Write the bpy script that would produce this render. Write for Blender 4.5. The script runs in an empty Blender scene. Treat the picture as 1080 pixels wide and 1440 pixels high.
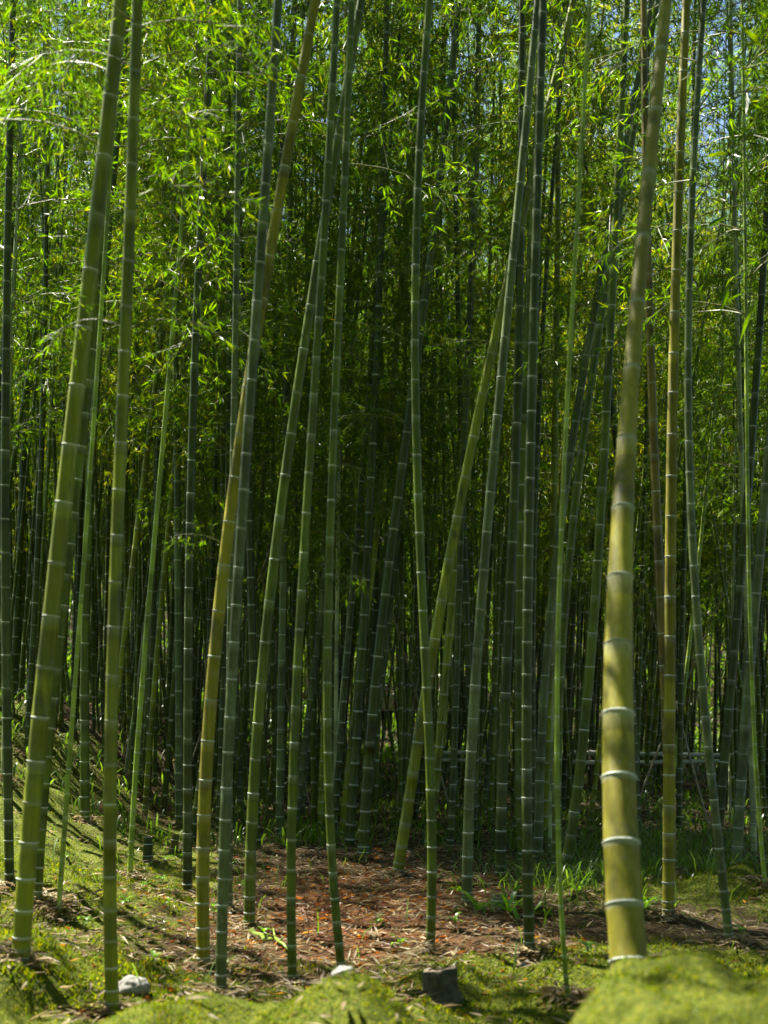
import bpy, math, random
import numpy as np
from mathutils import Vector, Matrix, noise

R = math.radians
random.seed(7)
rng = np.random.default_rng(7)
sc = bpy.context.scene
C = sc.collection

# ------------------------------------------------------------------ camera
F = 1700.0            # focal length in photograph pixels (1440 tall)
HOR = 1000.0          # horizon row of the photograph
EYE = 1.6
cam = bpy.data.cameras.new('camera')
cam_o = bpy.data.objects.new('camera', cam); C.objects.link(cam_o)
cam_o.location = (0, 0, EYE); cam_o.rotation_euler = (R(90), 0, 0)
cam.sensor_fit = 'AUTO'; cam.sensor_width = 36.0
cam.lens = F / 1440 * 36.0
cam.shift_y = (HOR - 720) / 1440
cam.clip_start = 0.05; cam.clip_end = 2000
cam.dof.use_dof = True; cam.dof.focus_distance = 13.0; cam.dof.aperture_fstop = 2.1
sc.camera = cam_o

# ------------------------------------------------------------------ sky and sun
SUN_AZ = R(-52)       # from +Y towards -X : behind and to one side
SUN_EL = R(58)
sd = Vector((math.sin(SUN_AZ) * math.cos(SUN_EL), math.cos(SUN_AZ) * math.cos(SUN_EL), math.sin(SUN_EL)))
w = bpy.data.worlds.new('World'); sc.world = w; w.use_nodes = True
nt = w.node_tree; bg = nt.nodes['Background']
sky = nt.nodes.new('ShaderNodeTexSky'); sky.sky_type = 'NISHITA'; sky.sun_disc = False
sky.sun_elevation = SUN_EL; sky.sun_rotation = SUN_AZ
sky.air_density = 1.0; sky.dust_density = 0.6; sky.ozone_density = 1.5
nt.links.new(sky.outputs[0], bg.inputs[0]); bg.inputs[1].default_value = 0.05
sl = bpy.data.lights.new('sun', 'SUN'); sl.energy = 5.0; sl.angle = R(0.5); sl.color = (1.0, 0.94, 0.82)
sun_o = bpy.data.objects.new('sun', sl); C.objects.link(sun_o)
sun_o.rotation_euler = sd.to_track_quat('Z', 'Y').to_euler(); sun_o.location = sd * 60

sc.view_settings.view_transform = 'Standard'; sc.view_settings.look = 'None'
sc.view_settings.exposure = 2.35; sc.view_settings.gamma = 1.0; sc.view_settings.use_curve_mapping = False
sc.render.engine = 'CYCLES'
cy = sc.cycles
cy.max_bounces = 6; cy.diffuse_bounces = 3; cy.glossy_bounces = 2; cy.transmission_bounces = 6
cy.transparent_max_bounces = 4; cy.caustics_reflective = False; cy.caustics_refractive = False
cy.sample_clamp_indirect = 6.0
cy.use_denoising = True

# ------------------------------------------------------------------ helpers
def link(o, parent=None):
    C.objects.link(o)
    if parent is not None:
        o.parent = parent
    return o

def tag(o, label=None, cat=None, group=None, kind=None):
    if label: o['label'] = label
    if cat: o['category'] = cat
    if group: o['group'] = group
    if kind: o['kind'] = kind
    return o

def empty(name, loc):
    e = bpy.data.objects.new(name, None); e.empty_display_size = 0.1
    e.location = loc; C.objects.link(e); return e

def np_mesh(name, verts, faces, mats, mat_idx=None, smooth=True, attrs=None):
    """verts (n,3); faces: list of (m,k) int arrays, quads and/or tris."""
    me = bpy.data.meshes.new(name)
    v = np.asarray(verts, dtype=np.float32)
    me.vertices.add(len(v)); me.vertices.foreach_set('co', v.ravel())
    loops = np.concatenate([np.asarray(f, dtype=np.int32).ravel() for f in faces if len(f)])
    sizes = np.concatenate([np.full(len(f), np.asarray(f).shape[1], dtype=np.int32) for f in faces if len(f)])
    starts = np.concatenate([[0], np.cumsum(sizes)[:-1]]).astype(np.int32)
    me.loops.add(len(loops)); me.loops.foreach_set('vertex_index', loops)
    me.polygons.add(len(sizes)); me.polygons.foreach_set('loop_start', starts)
    if mat_idx is not None:
        me.polygons.foreach_set('material_index', np.asarray(mat_idx, dtype=np.int32))
    me.polygons.foreach_set('use_smooth', np.full(len(sizes), smooth))
    for m in mats: me.materials.append(m)
    if attrs:
        for k, a in attrs.items():
            at = me.attributes.new(k, 'FLOAT', 'POINT')
            at.data.foreach_set('value', np.asarray(a, dtype=np.float32))
    me.update(calc_edges=True); me.validate()
    return me

class MB:
    """collects vertices and faces for one mesh"""
    def __init__(s): s.v = []; s.q = []; s.t = []; s.n = 0
    def add(s, v, q=None, t=None):
        v = np.asarray(v, dtype=float)
        if q is not None and len(q): s.q.append(np.asarray(q) + s.n)
        if t is not None and len(t): s.t.append(np.asarray(t) + s.n)
        s.v.append(v); s.n += len(v)
    def mesh(s, name, mats, smooth=True):
        fs = []
        if s.q: fs.append(np.concatenate(s.q))
        if s.t: fs.append(np.concatenate(s.t))
        return np_mesh(name, np.concatenate(s.v), fs, mats, smooth=smooth)
    def tube(s, pts, rad, sides=8, cap=True):
        pts = np.asarray(pts, dtype=float); n = len(pts)
        rad = np.broadcast_to(np.asarray(rad, dtype=float), (n,))
        v = frames_tube(pts, rad, sides)
        q = tube_quads(n, sides)
        s_v = v; t = None
        if cap:
            s_v = np.vstack([v, pts[0], pts[-1]])
            a = np.arange(sides); b = (a + 1) % sides
            t = np.vstack([np.stack([b, a, np.full(sides, n * sides)], 1),
                           np.stack([a + (n - 1) * sides, b + (n - 1) * sides, np.full(sides, n * sides + 1)], 1)])
        s.add(s_v, q, t)

def frames_tube(pts, rad, sides):
    tan = np.gradient(pts, axis=0); tan /= np.linalg.norm(tan, axis=1)[:, None] + 1e-9
    ref = np.array([0.0, 1.0, 0.0]) if abs(tan[:, 1].mean()) < 0.8 else np.array([1.0, 0, 0])
    u = np.cross(tan, ref); u /= np.linalg.norm(u, axis=1)[:, None] + 1e-9
    v = np.cross(tan, u)
    a = np.arange(sides) / sides * 2 * math.pi
    return (pts[:, None, :] + rad[:, None, None] * (np.cos(a)[None, :, None] * u[:, None, :] + np.sin(a)[None, :, None] * v[:, None, :])).reshape(-1, 3)

def tube_quads(n, sides):
    i = np.arange(n - 1)[:, None] * sides; a = np.arange(sides)[None, :]; b = (a + 1) % sides
    return np.stack([i + a, i + b, i + sides + b, i + sides + a], -1).reshape(-1, 4)

def catmull(P, n=8):
    P = np.asarray(P, dtype=float)
    Q = np.vstack([2 * P[0] - P[1], P, 2 * P[-1] - P[-2]])
    out = []
    for i in range(1, len(Q) - 2):
        t = np.linspace(0, 1, n, endpoint=False)[:, None]
        p0, p1, p2, p3 = Q[i - 1], Q[i], Q[i + 1], Q[i + 2]
        out.append(0.5 * (2 * p1 + (p2 - p0) * t + (2 * p0 - 5 * p1 + 4 * p2 - p3) * t ** 2 + (3 * p1 - p0 - 3 * p2 + p3) * t ** 3))
    out.append(P[-1:])
    return np.concatenate(out)

def ss(a, b, x):
    t = np.clip((np.asarray(x, dtype=float) - a) / (b - a), 0, 1)
    return t * t * (3 - 2 * t)

# ------------------------------------------------------------------ terrain
def gauss(x, y, cx, cy_, sx, sy): return np.exp(-((x - cx) / sx) ** 2 - ((y - cy_) / sy) ** 2)

def base_ground(x, y):
    x = np.asarray(x, dtype=float); y = np.asarray(y, dtype=float)
    z = 1.8 * ss(-2.2, -6.2, x) * ss(7, 18, y)
    h = np.where(y > 32, 0.02 * np.minimum(y - 32, 10) ** 2 + 0.4 * np.maximum(y - 42, 0), 0)  # far hillside raised to make a dark backdrop behind the stems
    h = np.where(y > 90, 21.2 - 0 * y, h)
    z = z + h
    # mossy bank at the side of the viewer, and a low hummock before the grove
    wob = 0.05 * np.sin(y * 4.1) + 0.03 * np.sin(y * 9.7 + 1)
    z = z + (0.74 + 0.04 * np.sin(x * 3)) * ss(-0.42, 0.12, x - 0.175 * y + wob) * ss(5.4, 3.7, y + 0.20 * np.sin(x * 4 + 1) + 0.09 * np.sin(x * 11)) * ss(0.5, 3.2, y)
    z = z + 0.44 * gauss(x, y, -0.12, 4.7, 0.55, 0.6) + 0.34 * gauss(x, y, -0.95, 4.9, 0.5, 0.6)
    z = z + 0.25 * gauss(x, y, -2.4, 9.0, 0.8, 1.2) + 0.22 * gauss(x, y, 3.0, 10.0, 1.5, 0.8)
    z = z + 0.32 * gauss(x, y, -2.1, 6.6, 0.5, 0.9)
    return z

def relief(x, y, m):
    V = Vector
    d = 0.05 * noise.noise(V((x * 0.9, y * 0.9, 3.1))) + 0.05 * noise.noise(V((x * 2.3, y * 2.3, 0.4))) + 0.022 * noise.noise(V((x * 6.1, y * 6.1, 7.7)))
    if m > 0.01:
        d += 0.13 * m * (abs(noise.noise(V((x * 2.1, y * 2.1, 9.4)))) + 0.4 * noise.noise(V((x * 5.1, y * 5.1, 1.4))))
    return d

def ground1(x, y):
    return float(base_ground(x, y)) + relief(x, y, float(moss_amount(x, y)))

def zs(x, y):
    b_ = base_ground(x, y); m_ = moss_amount(x, y)
    return b_ + np.array([relief(a, c, k) for a, c, k in zip(x.tolist(), y.tolist(), m_.tolist())])

def P(px, py, d):
    """photograph pixel at depth d -> world point"""
    return np.array([(px - 540) / F * d, d, EYE + (HOR - py) / F * d])

def moss_amount(x, y):
    m = 0.9 * ss(-0.4, 0.0, x - 0.175 * y) * ss(5.6, 4.8, y) + gauss(x, y, -0.4, 4.6, 1.1, 0.9)
    m = m + 0.5 * ss(-1.2, -2.6, x) * ss(5.0, 7.0, y) * ss(20, 13, y) + 0.6 * gauss(x, y, 1.0, 6.6, 1.2, 1.0)
    m = m + 0.9 * gauss(x, y, 3.0, 10.0, 1.6, 0.9) + 0.55 * gauss(x, y, 0.2, 6.4, 3.0, 1.3) + 0.5 * gauss(x, y, -5.5, 17, 3.0, 4.0) + 0.4 * ss(-0.6, -1.6, x) * ss(16, 12, y) * ss(4, 6, y)
    m = m + 0.6 * gauss(x, y, 2.2, 7.2, 1.6, 1.3)
    return np.clip(m, 0, 1)

# ------------------------------------------------------------------ materials
def new_mat(name):
    m = bpy.data.materials.new(name); m.use_nodes = True
    n = m.node_tree.nodes; n.clear()
    out = n.new('ShaderNodeOutputMaterial')
    return m, m.node_tree, n, out

def L(nt, a, b): nt.links.new(a, b)

def ramp(n, stops):
    r = n.new('ShaderNodeValToRGB'); e = r.color_ramp.elements
    e[0].position, e[0].color = stops[0][0], (*stops[0][1], 1)
    e[1].position, e[1].color = stops[-1][0], (*stops[-1][1], 1)
    for p, c in stops[1:-1]:
        k = e.new(p); k.color = (*c, 1)
    return r

def mix(nt, n, fac, a, b, mode='MIX'):
    m = n.new('ShaderNodeMix'); m.data_type = 'RGBA'; m.blend_type = mode
    for sock, val in ((m.inputs[0], fac), (m.inputs[6], a), (m.inputs[7], b)):
        if hasattr(val, 'links'): nt.links.new(val, sock)
        else: sock.default_value = val if isinstance(val, float) else (*val, 1)
    return m.outputs[2]

def culm_mat(name, c1, c2, rough=0.36, lichen=0.22):
    m, nt, n, out = new_mat(name)
    b = n.new('ShaderNodeBsdfPrincipled'); L(nt, b.outputs[0], out.inputs[0])
    tc = n.new('ShaderNodeTexCoord')
    mp = n.new('ShaderNodeMapping'); mp.inputs['Scale'].default_value = (45, 45, 1.1); L(nt, tc.outputs['Object'], mp.inputs[0])
    ns = n.new('ShaderNodeTexNoise'); ns.inputs['Scale'].default_value = 1.0; ns.inputs['Detail'].default_value = 4; L(nt, mp.outputs[0], ns.inputs[0])
    rp = ramp(n, [(0.3, c1), (0.72, c2)]); L(nt, ns.outputs[0], rp.inputs[0])
    # broad changes of tone from internode to internode
    at2 = n.new('ShaderNodeAttribute'); at2.attribute_name = 'tone'
    hs = n.new('ShaderNodeHueSaturation'); L(nt, rp.outputs[0], hs.inputs['Color'])
    mr = n.new('ShaderNodeMapRange'); mr.inputs[3].default_value = 0.62; mr.inputs[4].default_value = 1.35; L(nt, at2.outputs['Fac'], mr.inputs[0])
    L(nt, mr.outputs[0], hs.inputs['Value'])
    # pale lichen and scuffs
    n2 = n.new('ShaderNodeTexNoise'); n2.inputs['Scale'].default_value = 22; n2.inputs['Detail'].default_value = 6; n2.inputs['Roughness'].default_value = 0.7
    mp2 = n.new('ShaderNodeMapping'); mp2.inputs['Scale'].default_value = (1, 1, 0.45); L(nt, tc.outputs['Object'], mp2.inputs[0]); L(nt, mp2.outputs[0], n2.inputs[0])
    r2 = ramp(n, [(0.55, (0, 0, 0)), (0.72, (lichen,) * 3)]); L(nt, n2.outputs[0], r2.inputs[0])
    col = mix(nt, n, r2.outputs[0], hs.outputs[0], (0.30, 0.33, 0.24))
    n3 = n.new('ShaderNodeTexNoise'); n3.inputs['Scale'].default_value = 9; n3.inputs['Detail'].default_value = 5; L(nt, mp2.outputs[0], n3.inputs[0])
    r3 = ramp(n, [(0.52, (0, 0, 0)), (0.72, (0.72,) * 3)]); L(nt, n3.outputs[0], r3.inputs[0])
    col = mix(nt, n, r3.outputs[0], col, (0.035, 0.040, 0.018))
    at = n.new('ShaderNodeAttribute'); at.attribute_name = 'nodal'
    nm = n.new('ShaderNodeMath'); nm.operation = 'MULTIPLY'; nm.inputs[1].default_value = 0.8; L(nt, at.outputs['Fac'], nm.inputs[0])
    col = mix(nt, n, nm.outputs[0], col, (0.42, 0.46, 0.42))
    L(nt, col, b.inputs['Base Color'])
    b.inputs['Roughness'].default_value = rough; b.inputs['Specular IOR Level'].default_value = 0.3
    bp = n.new('ShaderNodeBump'); bp.inputs['Strength'].default_value = 0.12; bp.inputs['Distance'].default_value = 0.004
    L(nt, ns.outputs[0], bp.inputs['Height']); L(nt, bp.outputs[0], b.inputs['Normal'])
    return m

M = {}
M['olive'] = culm_mat('culm_olive', (0.115, 0.145, 0.007), (0.200, 0.230, 0.013))
M['green'] = culm_mat('culm_green', (0.055, 0.086, 0.006), (0.105, 0.146, 0.012))
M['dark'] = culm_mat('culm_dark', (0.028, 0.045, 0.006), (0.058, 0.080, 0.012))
M['blue'] = culm_mat('culm_blue_green', (0.072, 0.102, 0.036), (0.125, 0.158, 0.062), lichen=0.5)
M['gold'] = culm_mat('culm_golden', (0.170, 0.160, 0.010), (0.260, 0.230, 0.016), rough=0.6, lichen=0.4)
M['brown'] = culm_mat('culm_brown', (0.110, 0.085, 0.015), (0.170, 0.130, 0.026), lichen=0.3)
M['pale'] = culm_mat('culm_pale', (0.240, 0.290, 0.130), (0.360, 0.400, 0.220), lichen=0.5)
M['lime'] = culm_mat('culm_lime', (0.200, 0.300, 0.035), (0.300, 0.400, 0.060), lichen=0.1)

def plain_mat(name, c1, c2, scale=12, rough=0.75, bump=0.3, dist=0.01):
    m, nt, n, out = new_mat(name)
    b = n.new('ShaderNodeBsdfPrincipled'); L(nt, b.outputs[0], out.inputs[0])
    tc = n.new('ShaderNodeTexCoord')
    ns = n.new('ShaderNodeTexNoise'); ns.inputs['Scale'].default_value = scale; ns.inputs['Detail'].default_value = 7; ns.inputs['Roughness'].default_value = 0.65
    L(nt, tc.outputs['Object'], ns.inputs[0])
    rp = ramp(n, [(0.32, c1), (0.7, c2)]); L(nt, ns.outputs[0], rp.inputs[0]); L(nt, rp.outputs[0], b.inputs['Base Color'])
    b.inputs['Roughness'].default_value = rough
    bp = n.new('ShaderNodeBump'); bp.inputs['Strength'].default_value = bump; bp.inputs['Distance'].default_value = dist
    L(nt, ns.outputs[0], bp.inputs['Height']); L(nt, bp.outputs[0], b.inputs['Normal'])
    return m

M['node'] = plain_mat('node_ring', (0.40, 0.44, 0.38), (0.70, 0.74, 0.70), 60, 0.7, 0.3, 0.002)
M['node_dull'] = plain_mat('node_ring_dull', (0.10, 0.11, 0.06), (0.30, 0.31, 0.22), 60, 0.8, 0.3, 0.002)
M['twig'] = plain_mat('bamboo_twig', (0.10, 0.12, 0.03), (0.20, 0.20, 0.07), 20, 0.6, 0.1)
M['wood'] = plain_mat('stump_bark', (0.030, 0.027, 0.018), (0.130, 0.120, 0.075), 14, 0.9, 0.7, 0.03)
M['cut'] = plain_mat('cut_wood', (0.22, 0.16, 0.09), (0.36, 0.28, 0.18), 24, 0.8, 0.2)
M['cut_dark'] = plain_mat('weathered_cut', (0.05, 0.038, 0.022), (0.14, 0.11, 0.07), 40, 0.9, 0.5)
M['stone'] = plain_mat('weathered_stone', (0.08, 0.08, 0.07), (0.30, 0.29, 0.26), 9, 0.85, 0.6, 0.02)
M['rail'] = plain_mat('rail_bamboo', (0.46, 0.48, 0.38), (0.70, 0.71, 0.60), 8, 0.5, 0.1)
M['cane'] = plain_mat('dead_cane', (0.16, 0.13, 0.08), (0.36, 0.32, 0.22), 10, 0.7, 0.2)
M['bark'] = plain_mat('sapling_bark', (0.06, 0.035, 0.02), (0.12, 0.07, 0.04), 30, 0.8, 0.2)
M['shirt'] = plain_mat('pale_shirt', (0.46, 0.47, 0.44), (0.55, 0.56, 0.52), 30, 0.9, 0.1)
M['trousers'] = plain_mat('dark_trousers', (0.015, 0.016, 0.02), (0.03, 0.03, 0.035), 30, 0.9, 0.1)
M['skin'] = plain_mat('skin', (0.38, 0.22, 0.15), (0.46, 0.28, 0.19), 20, 0.6, 0.05)
M['hair'] = plain_mat('dark_hair', (0.012, 0.010, 0.009), (0.03, 0.024, 0.02), 60, 0.5, 0.3)

def leaf_mat(name, stops, trans=0.55, rough=0.33):
    m, nt, n, out = new_mat(name)
    g = n.new('ShaderNodeNewGeometry')
    rp = ramp(n, stops); L(nt, g.outputs['Random Per Island'], rp.inputs[0])
    b = n.new('ShaderNodeBsdfPrincipled'); L(nt, rp.outputs[0], b.inputs['Base Color'])
    b.inputs['Roughness'].default_value = rough; b.inputs['Specular IOR Level'].default_value = 0.4
    t = n.new('ShaderNodeBsdfTranslucent')
    hs = n.new('ShaderNodeHueSaturation'); hs.inputs['Hue'].default_value = 0.497; hs.inputs['Saturation'].default_value = 1.1; hs.inputs['Value'].default_value = 2.5
    L(nt, rp.outputs[0], hs.inputs['Color']); L(nt, hs.outputs[0], t.inputs[0])
    mx = n.new('ShaderNodeMixShader'); mx.inputs[0].default_value = trans
    L(nt, b.outputs[0], mx.inputs[1]); L(nt, t.outputs[0], mx.inputs[2]); L(nt, mx.outputs[0], out.inputs[0])
    return m

LEAF = [(0.0, (0.030, 0.072, 0.005)), (0.35, (0.050, 0.105, 0.006)), (0.7, (0.072, 0.132, 0.007)), (0.94, (0.105, 0.150, 0.009)), (1.0, (0.170, 0.150, 0.018))]
M['leaf'] = leaf_mat('bamboo_leaf', LEAF)
M['leaf_gold_glow'] = leaf_mat('bamboo_leaf_gold_glow', [(0.0, (0.095, 0.150, 0.007)), (0.6, (0.150, 0.190, 0.009)), (1.0, (0.22, 0.19, 0.018))])  # yellow glow of the foliage put into the leaf colour
M['sasa'] = leaf_mat('broad_leaf', [(0.0, (0.06, 0.15, 0.012)), (1.0, (0.13, 0.24, 0.025))], 0.45)
M['grass'] = leaf_mat('grass_blade', [(0.0, (0.05, 0.11, 0.012)), (1.0, (0.12, 0.19, 0.025))], 0.4)
M['maple'] = leaf_mat('maple_haze_leaf', [(0.0, (0.09, 0.025, 0.010)), (0.5, (0.14, 0.050, 0.014)), (1.0, (0.22, 0.12, 0.03))], 0.5)  # orange-red haze put into this leaf colour
M['mossblade'] = leaf_mat('moss_blade', [(0.0, (0.035, 0.062, 0.005)), (0.6, (0.080, 0.110, 0.008)), (1.0, (0.150, 0.140, 0.014))], 0.45, 0.7)
M['litter'] = leaf_mat('fallen_leaf', [(0.0, (0.070, 0.048, 0.022)), (0.5, (0.17, 0.125, 0.065)), (1.0, (0.34, 0.28, 0.16))], 0.25, 0.6)

# ground : soil and litter, moss where the 'moss' attribute says so, an orange haze painted in where 'rust' does
m, nt, n, out = new_mat('forest_floor'); M['ground'] = m
b = n.new('ShaderNodeBsdfPrincipled'); L(nt, b.outputs[0], out.inputs[0]); b.inputs['Roughness'].default_value = 0.95
b.inputs['Specular IOR Level'].default_value = 0.15
tc = n.new('ShaderNodeTexCoord')
def nz(scale, detail=8, rough=0.65):
    k = n.new('ShaderNodeTexNoise'); k.inputs['Scale'].default_value = scale; k.inputs['Detail'].default_value = detail; k.inputs['Roughness'].default_value = rough
    L(nt, tc.outputs['Object'], k.inputs[0]); return k.outputs[0]
fine, mid, big = nz(38), nz(7), nz(1.6)
soil = ramp(n, [(0.3, (0.016, 0.012, 0.007)), (0.52, (0.050, 0.036, 0.018)), (0.72, (0.140, 0.105, 0.055))]); L(nt, fine, soil.inputs[0])
rust = ramp(n, [(0.3, (0.030, 0.014, 0.006)), (0.55, (0.100, 0.042, 0.014)), (0.75, (0.220, 0.115, 0.040))]); L(nt, fine, rust.inputs[0])  # orange haze put into the floor colour
moss = ramp(n, [(0.28, (0.026, 0.040, 0.005)), (0.5, (0.078, 0.098, 0.008)), (0.72, (0.165, 0.165, 0.014))]); L(nt, fine, moss.inputs[0])
am = n.new('ShaderNodeAttribute'); am.attribute_name = 'moss'
ar = n.new('ShaderNodeAttribute'); ar.attribute_name = 'rust'
c0 = mix(nt, n, ar.outputs['Fac'], soil.outputs[0], rust.outputs[0])
ad = n.new('ShaderNodeMath'); ad.operation = 'ADD'; L(nt, am.outputs['Fac'], ad.inputs[0])
m2 = n.new('ShaderNodeMath'); m2.operation = 'MULTIPLY_ADD'; m2.inputs[1].default_value = 1.5; m2.inputs[2].default_value = -0.85; L(nt, mid, m2.inputs[0])
L(nt, m2.outputs[0], ad.inputs[1])
m3 = n.new('ShaderNodeMath'); m3.operation = 'MULTIPLY_ADD'; m3.inputs[1].default_value = 0.9; m3.inputs[2].default_value = -0.40; L(nt, big, m3.inputs[0])
ad2 = n.new('ShaderNodeMath'); ad2.operation = 'ADD'; L(nt, ad.outputs[0], ad2.inputs[0]); L(nt, m3.outputs[0], ad2.inputs[1])
mr = n.new('ShaderNodeMapRange'); mr.interpolation_type = 'SMOOTHSTEP'; mr.inputs[1].default_value = 0.28; mr.inputs[2].default_value = 0.55; L(nt, ad2.outputs[0], mr.inputs[0])
c1 = mix(nt, n, mr.outputs[0], c0, moss.outputs[0])
L(nt, c1, b.inputs['Base Color'])
bp = n.new('ShaderNodeBump'); bp.inputs['Strength'].default_value = 0.9; bp.inputs['Distance'].default_value = 0.035; L(nt, fine, bp.inputs['Height'])
L(nt, bp.outputs[0], b.inputs['Normal'])

# ------------------------------------------------------------------ ground sheet
def axis(lo, hi, dense_lo, dense_hi, step, grow):
    a = list(np.arange(dense_lo, dense_hi, step)); s = step
    while a[-1] < hi: s *= grow; a.append(a[-1] + s)
    s = step; pre = []; p = dense_lo
    while p > lo: s *= grow; p -= s; pre.append(p)
    return np.array(pre[::-1] + a)
gx = axis(-320, 320, -3.2, 2.4, 0.035, 1.045)
gy = axis(-120, 600, 1.2, 8.0, 0.035, 1.030)
XX, YY = np.meshgrid(gx, gy)
ZZ = base_ground(XX, YY)
near = (np.abs(XX) < 30) & (YY > -5) & (YY < 70)
ZZ[near] = zs(XX[near], YY[near])
nyy, nxx = XX.shape
ii = (np.arange(nyy - 1)[:, None] * nxx + np.arange(nxx - 1)[None, :]).ravel()
gq = np.stack([ii, ii + 1, ii + nxx + 1, ii + nxx], 1)
rust_haze_a = np.clip(1.0 * gauss(XX, YY, -0.15, 9.5, 1.3, 3.2) + 0.5 * gauss(XX, YY, -2.0, 17, 3, 3), 0, 1)  # where the orange haze is painted on the floor
gme = np_mesh('ground', np.stack([XX, YY, ZZ], -1).reshape(-1, 3), [gq], [M['ground']],
              attrs={'moss': moss_amount(XX, YY).ravel(), 'rust': rust_haze_a.ravel()})
tag(link(bpy.data.objects.new('ground', gme)), 'uneven grove floor of soil, brown leaf litter and bright moss', 'ground', kind='structure')

# ------------------------------------------------------------------ leaves
def leaf_quads(base, direc, length, width, fold=0.15):
    """kite shaped leaves: base (n,3), direc (n,3) unit"""
    nn = len(base)
    up = rng.normal(size=(nn, 3)) * 0.55 + np.array([0, 0, 1.0])
    side = np.cross(direc, up); side /= np.linalg.norm(side, axis=1)[:, None] + 1e-9
    nor = np.cross(side, direc)
    mid = base + direc * (length * 0.36)[:, None]
    a = mid + side * (width * 0.5)[:, None] + nor * (width * fold)[:, None]
    c = mid - side * (width * 0.5)[:, None] + nor * (width * fold)[:, None]
    tip = base + direc * length[:, None] - nor * (length * 0.06)[:, None]
    v = np.stack([base, a, tip, c], 1).reshape(-1, 3)
    f = np.arange(nn * 4).reshape(nn, 4)
    return v, f

def spray(pts_tan, n_tw, leaves, Ls, twl, acc_leaf, acc_tube, spread=1.0):
    pts, tan = pts_tan
    for k in range(n_tw):
        t = 0.22 + 0.78 * (k + random.random()) / n_tw
        j = min(int(t * (len(pts) - 1)), len(pts) - 2); fr = t * (len(pts) - 1) - j
        p = pts[j] * (1 - fr) + pts[j + 1] * fr
        d = tan[j] * 0.8 + rng.normal(size=3) * 0.7 * spread + np.array([0, 0, -0.15])
        d /= np.linalg.norm(d)
        tl = twl * random.uniform(0.5, 1.2)
        e = p + d * tl + np.array([0, 0, -0.12 * tl])
        acc_tube.append((p, e))
        for q in (0.45, 0.75, 1.0):
            nl = leaves if q == 1.0 else max(1, leaves - 1)
            b0 = p + (e - p) * q
            dd = d[None, :] * 0.75 + rng.normal(size=(nl, 3)) * 0.55 + np.array([0, 0, -0.42])
            dd /= np.linalg.norm(dd, axis=1)[:, None]
            acc_leaf.append((np.repeat(b0[None, :], nl, 0), dd, Ls * rng.uniform(0.6, 1.25, nl)))

def finish_foliage(name, acc_leaf, acc_tube, branches, mat, wl=0.145):
    B = np.concatenate([a[0] for a in acc_leaf]); D = np.concatenate([a[1] for a in acc_leaf]); Ln = np.concatenate([a[2] for a in acc_leaf])
    v, f = leaf_quads(B, D, Ln, Ln * wl)
    mb = MB(); mb.add(v, f); nleaf = len(f)
    for pts, r0, r1 in branches:
        mb.tube(pts, np.linspace(r0, r1, len(pts)), 4, cap=False)
    for p, e in acc_tube:
        mb.tube(np.stack([p, e]), np.array([0.0022, 0.0012]), 3, cap=False)
    q = np.concatenate(mb.q)
    mi = np.zeros(len(q), dtype=np.int32); mi[nleaf:] = 1
    return np_mesh(name, np.concatenate(mb.v), [q], [mat, M['twig']], mat_idx=mi, smooth=False)

def crown_mesh(name, seed, Lc, nb, ntw, leaves, mat, rmax=1.35, leaf_len=0.115):
    global rng
    rng = np.random.default_rng(seed); random.seed(seed)
    al, at, br = [], [], []
    az = random.random() * 6.28
    for i in range(nb):
        t = (i + random.random() * 0.6) / nb
        z = t * Lc
        prof = rmax * (0.55 + 0.6 * math.sin(math.pi * min(1, 0.2 + 0.75 * t))) * (1 - 0.62 * t ** 2)
        az += math.pi + random.uniform(-0.7, 0.7)
        for s in range(2):
            if random.random() < 0.08: continue
            a = az + (0.75 if s else -0.2) + random.uniform(-0.3, 0.3)
            ln = prof * random.uniform(0.65, 1.2) * (1.0 if s == 0 else 0.7)
            el = R(random.uniform(18, 52))
            out_ = np.array([math.cos(a), math.sin(a), 0])
            u = np.linspace(0, 1, 6)[:, None]
            pts = np.array([0, 0, z]) + out_ * (u * ln * math.cos(el)) + np.array([0, 0, 1.0]) * (u * ln * math.sin(el) - 0.42 * ln * u ** 2)
            tan = np.gradient(pts, axis=0); tan /= np.linalg.norm(tan, axis=1)[:, None]
            br.append((pts, 0.006, 0.002))
            spray((pts, tan), ntw, leaves, leaf_len, 0.36, al, at)
    return finish_foliage(name, al, at, br, mat)

CROWNS = [crown_mesh('crown', 100 + k, 9.5, 33, 13, 5, M['leaf'], 1.45, 0.105) for k in range(5)]
CROWNS_GOLD_GLOW = [crown_mesh('crown_gold_glow', 200 + k, 9.5, 33, 12, 5, M['leaf_gold_glow'], 1.45, 0.105) for k in range(2)]
CROWNS_THIN = [crown_mesh('crown_thin', 300 + k, 9.0, 26, 11, 5, M['leaf'], 1.25, 0.085) for k in range(3)]

def spray_mesh(name, seed, ln=0.7, ntw=13, leaf_len=0.082):
    global rng
    rng = np.random.default_rng(seed); random.seed(seed)
    al, at, br = [], [], []
    u = np.linspace(0, 1, 6)[:, None]
    pts = np.array([1.0, 0, 0]) * (u * ln) + np.array([0, 0, 1.0]) * (0.45 * ln * u - 0.5 * ln * u ** 2)
    tan = np.gradient(pts, axis=0); tan /= np.linalg.norm(tan, axis=1)[:, None]
    br.append((pts, 0.004, 0.0015))
    spray((pts, tan), ntw, 3, leaf_len, 0.22, al, at)
    return finish_foliage(name, al, at, br, M['leaf'])
SPRAYS = [spray_mesh('leafy_twig', 400 + k) for k in range(3)]

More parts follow.
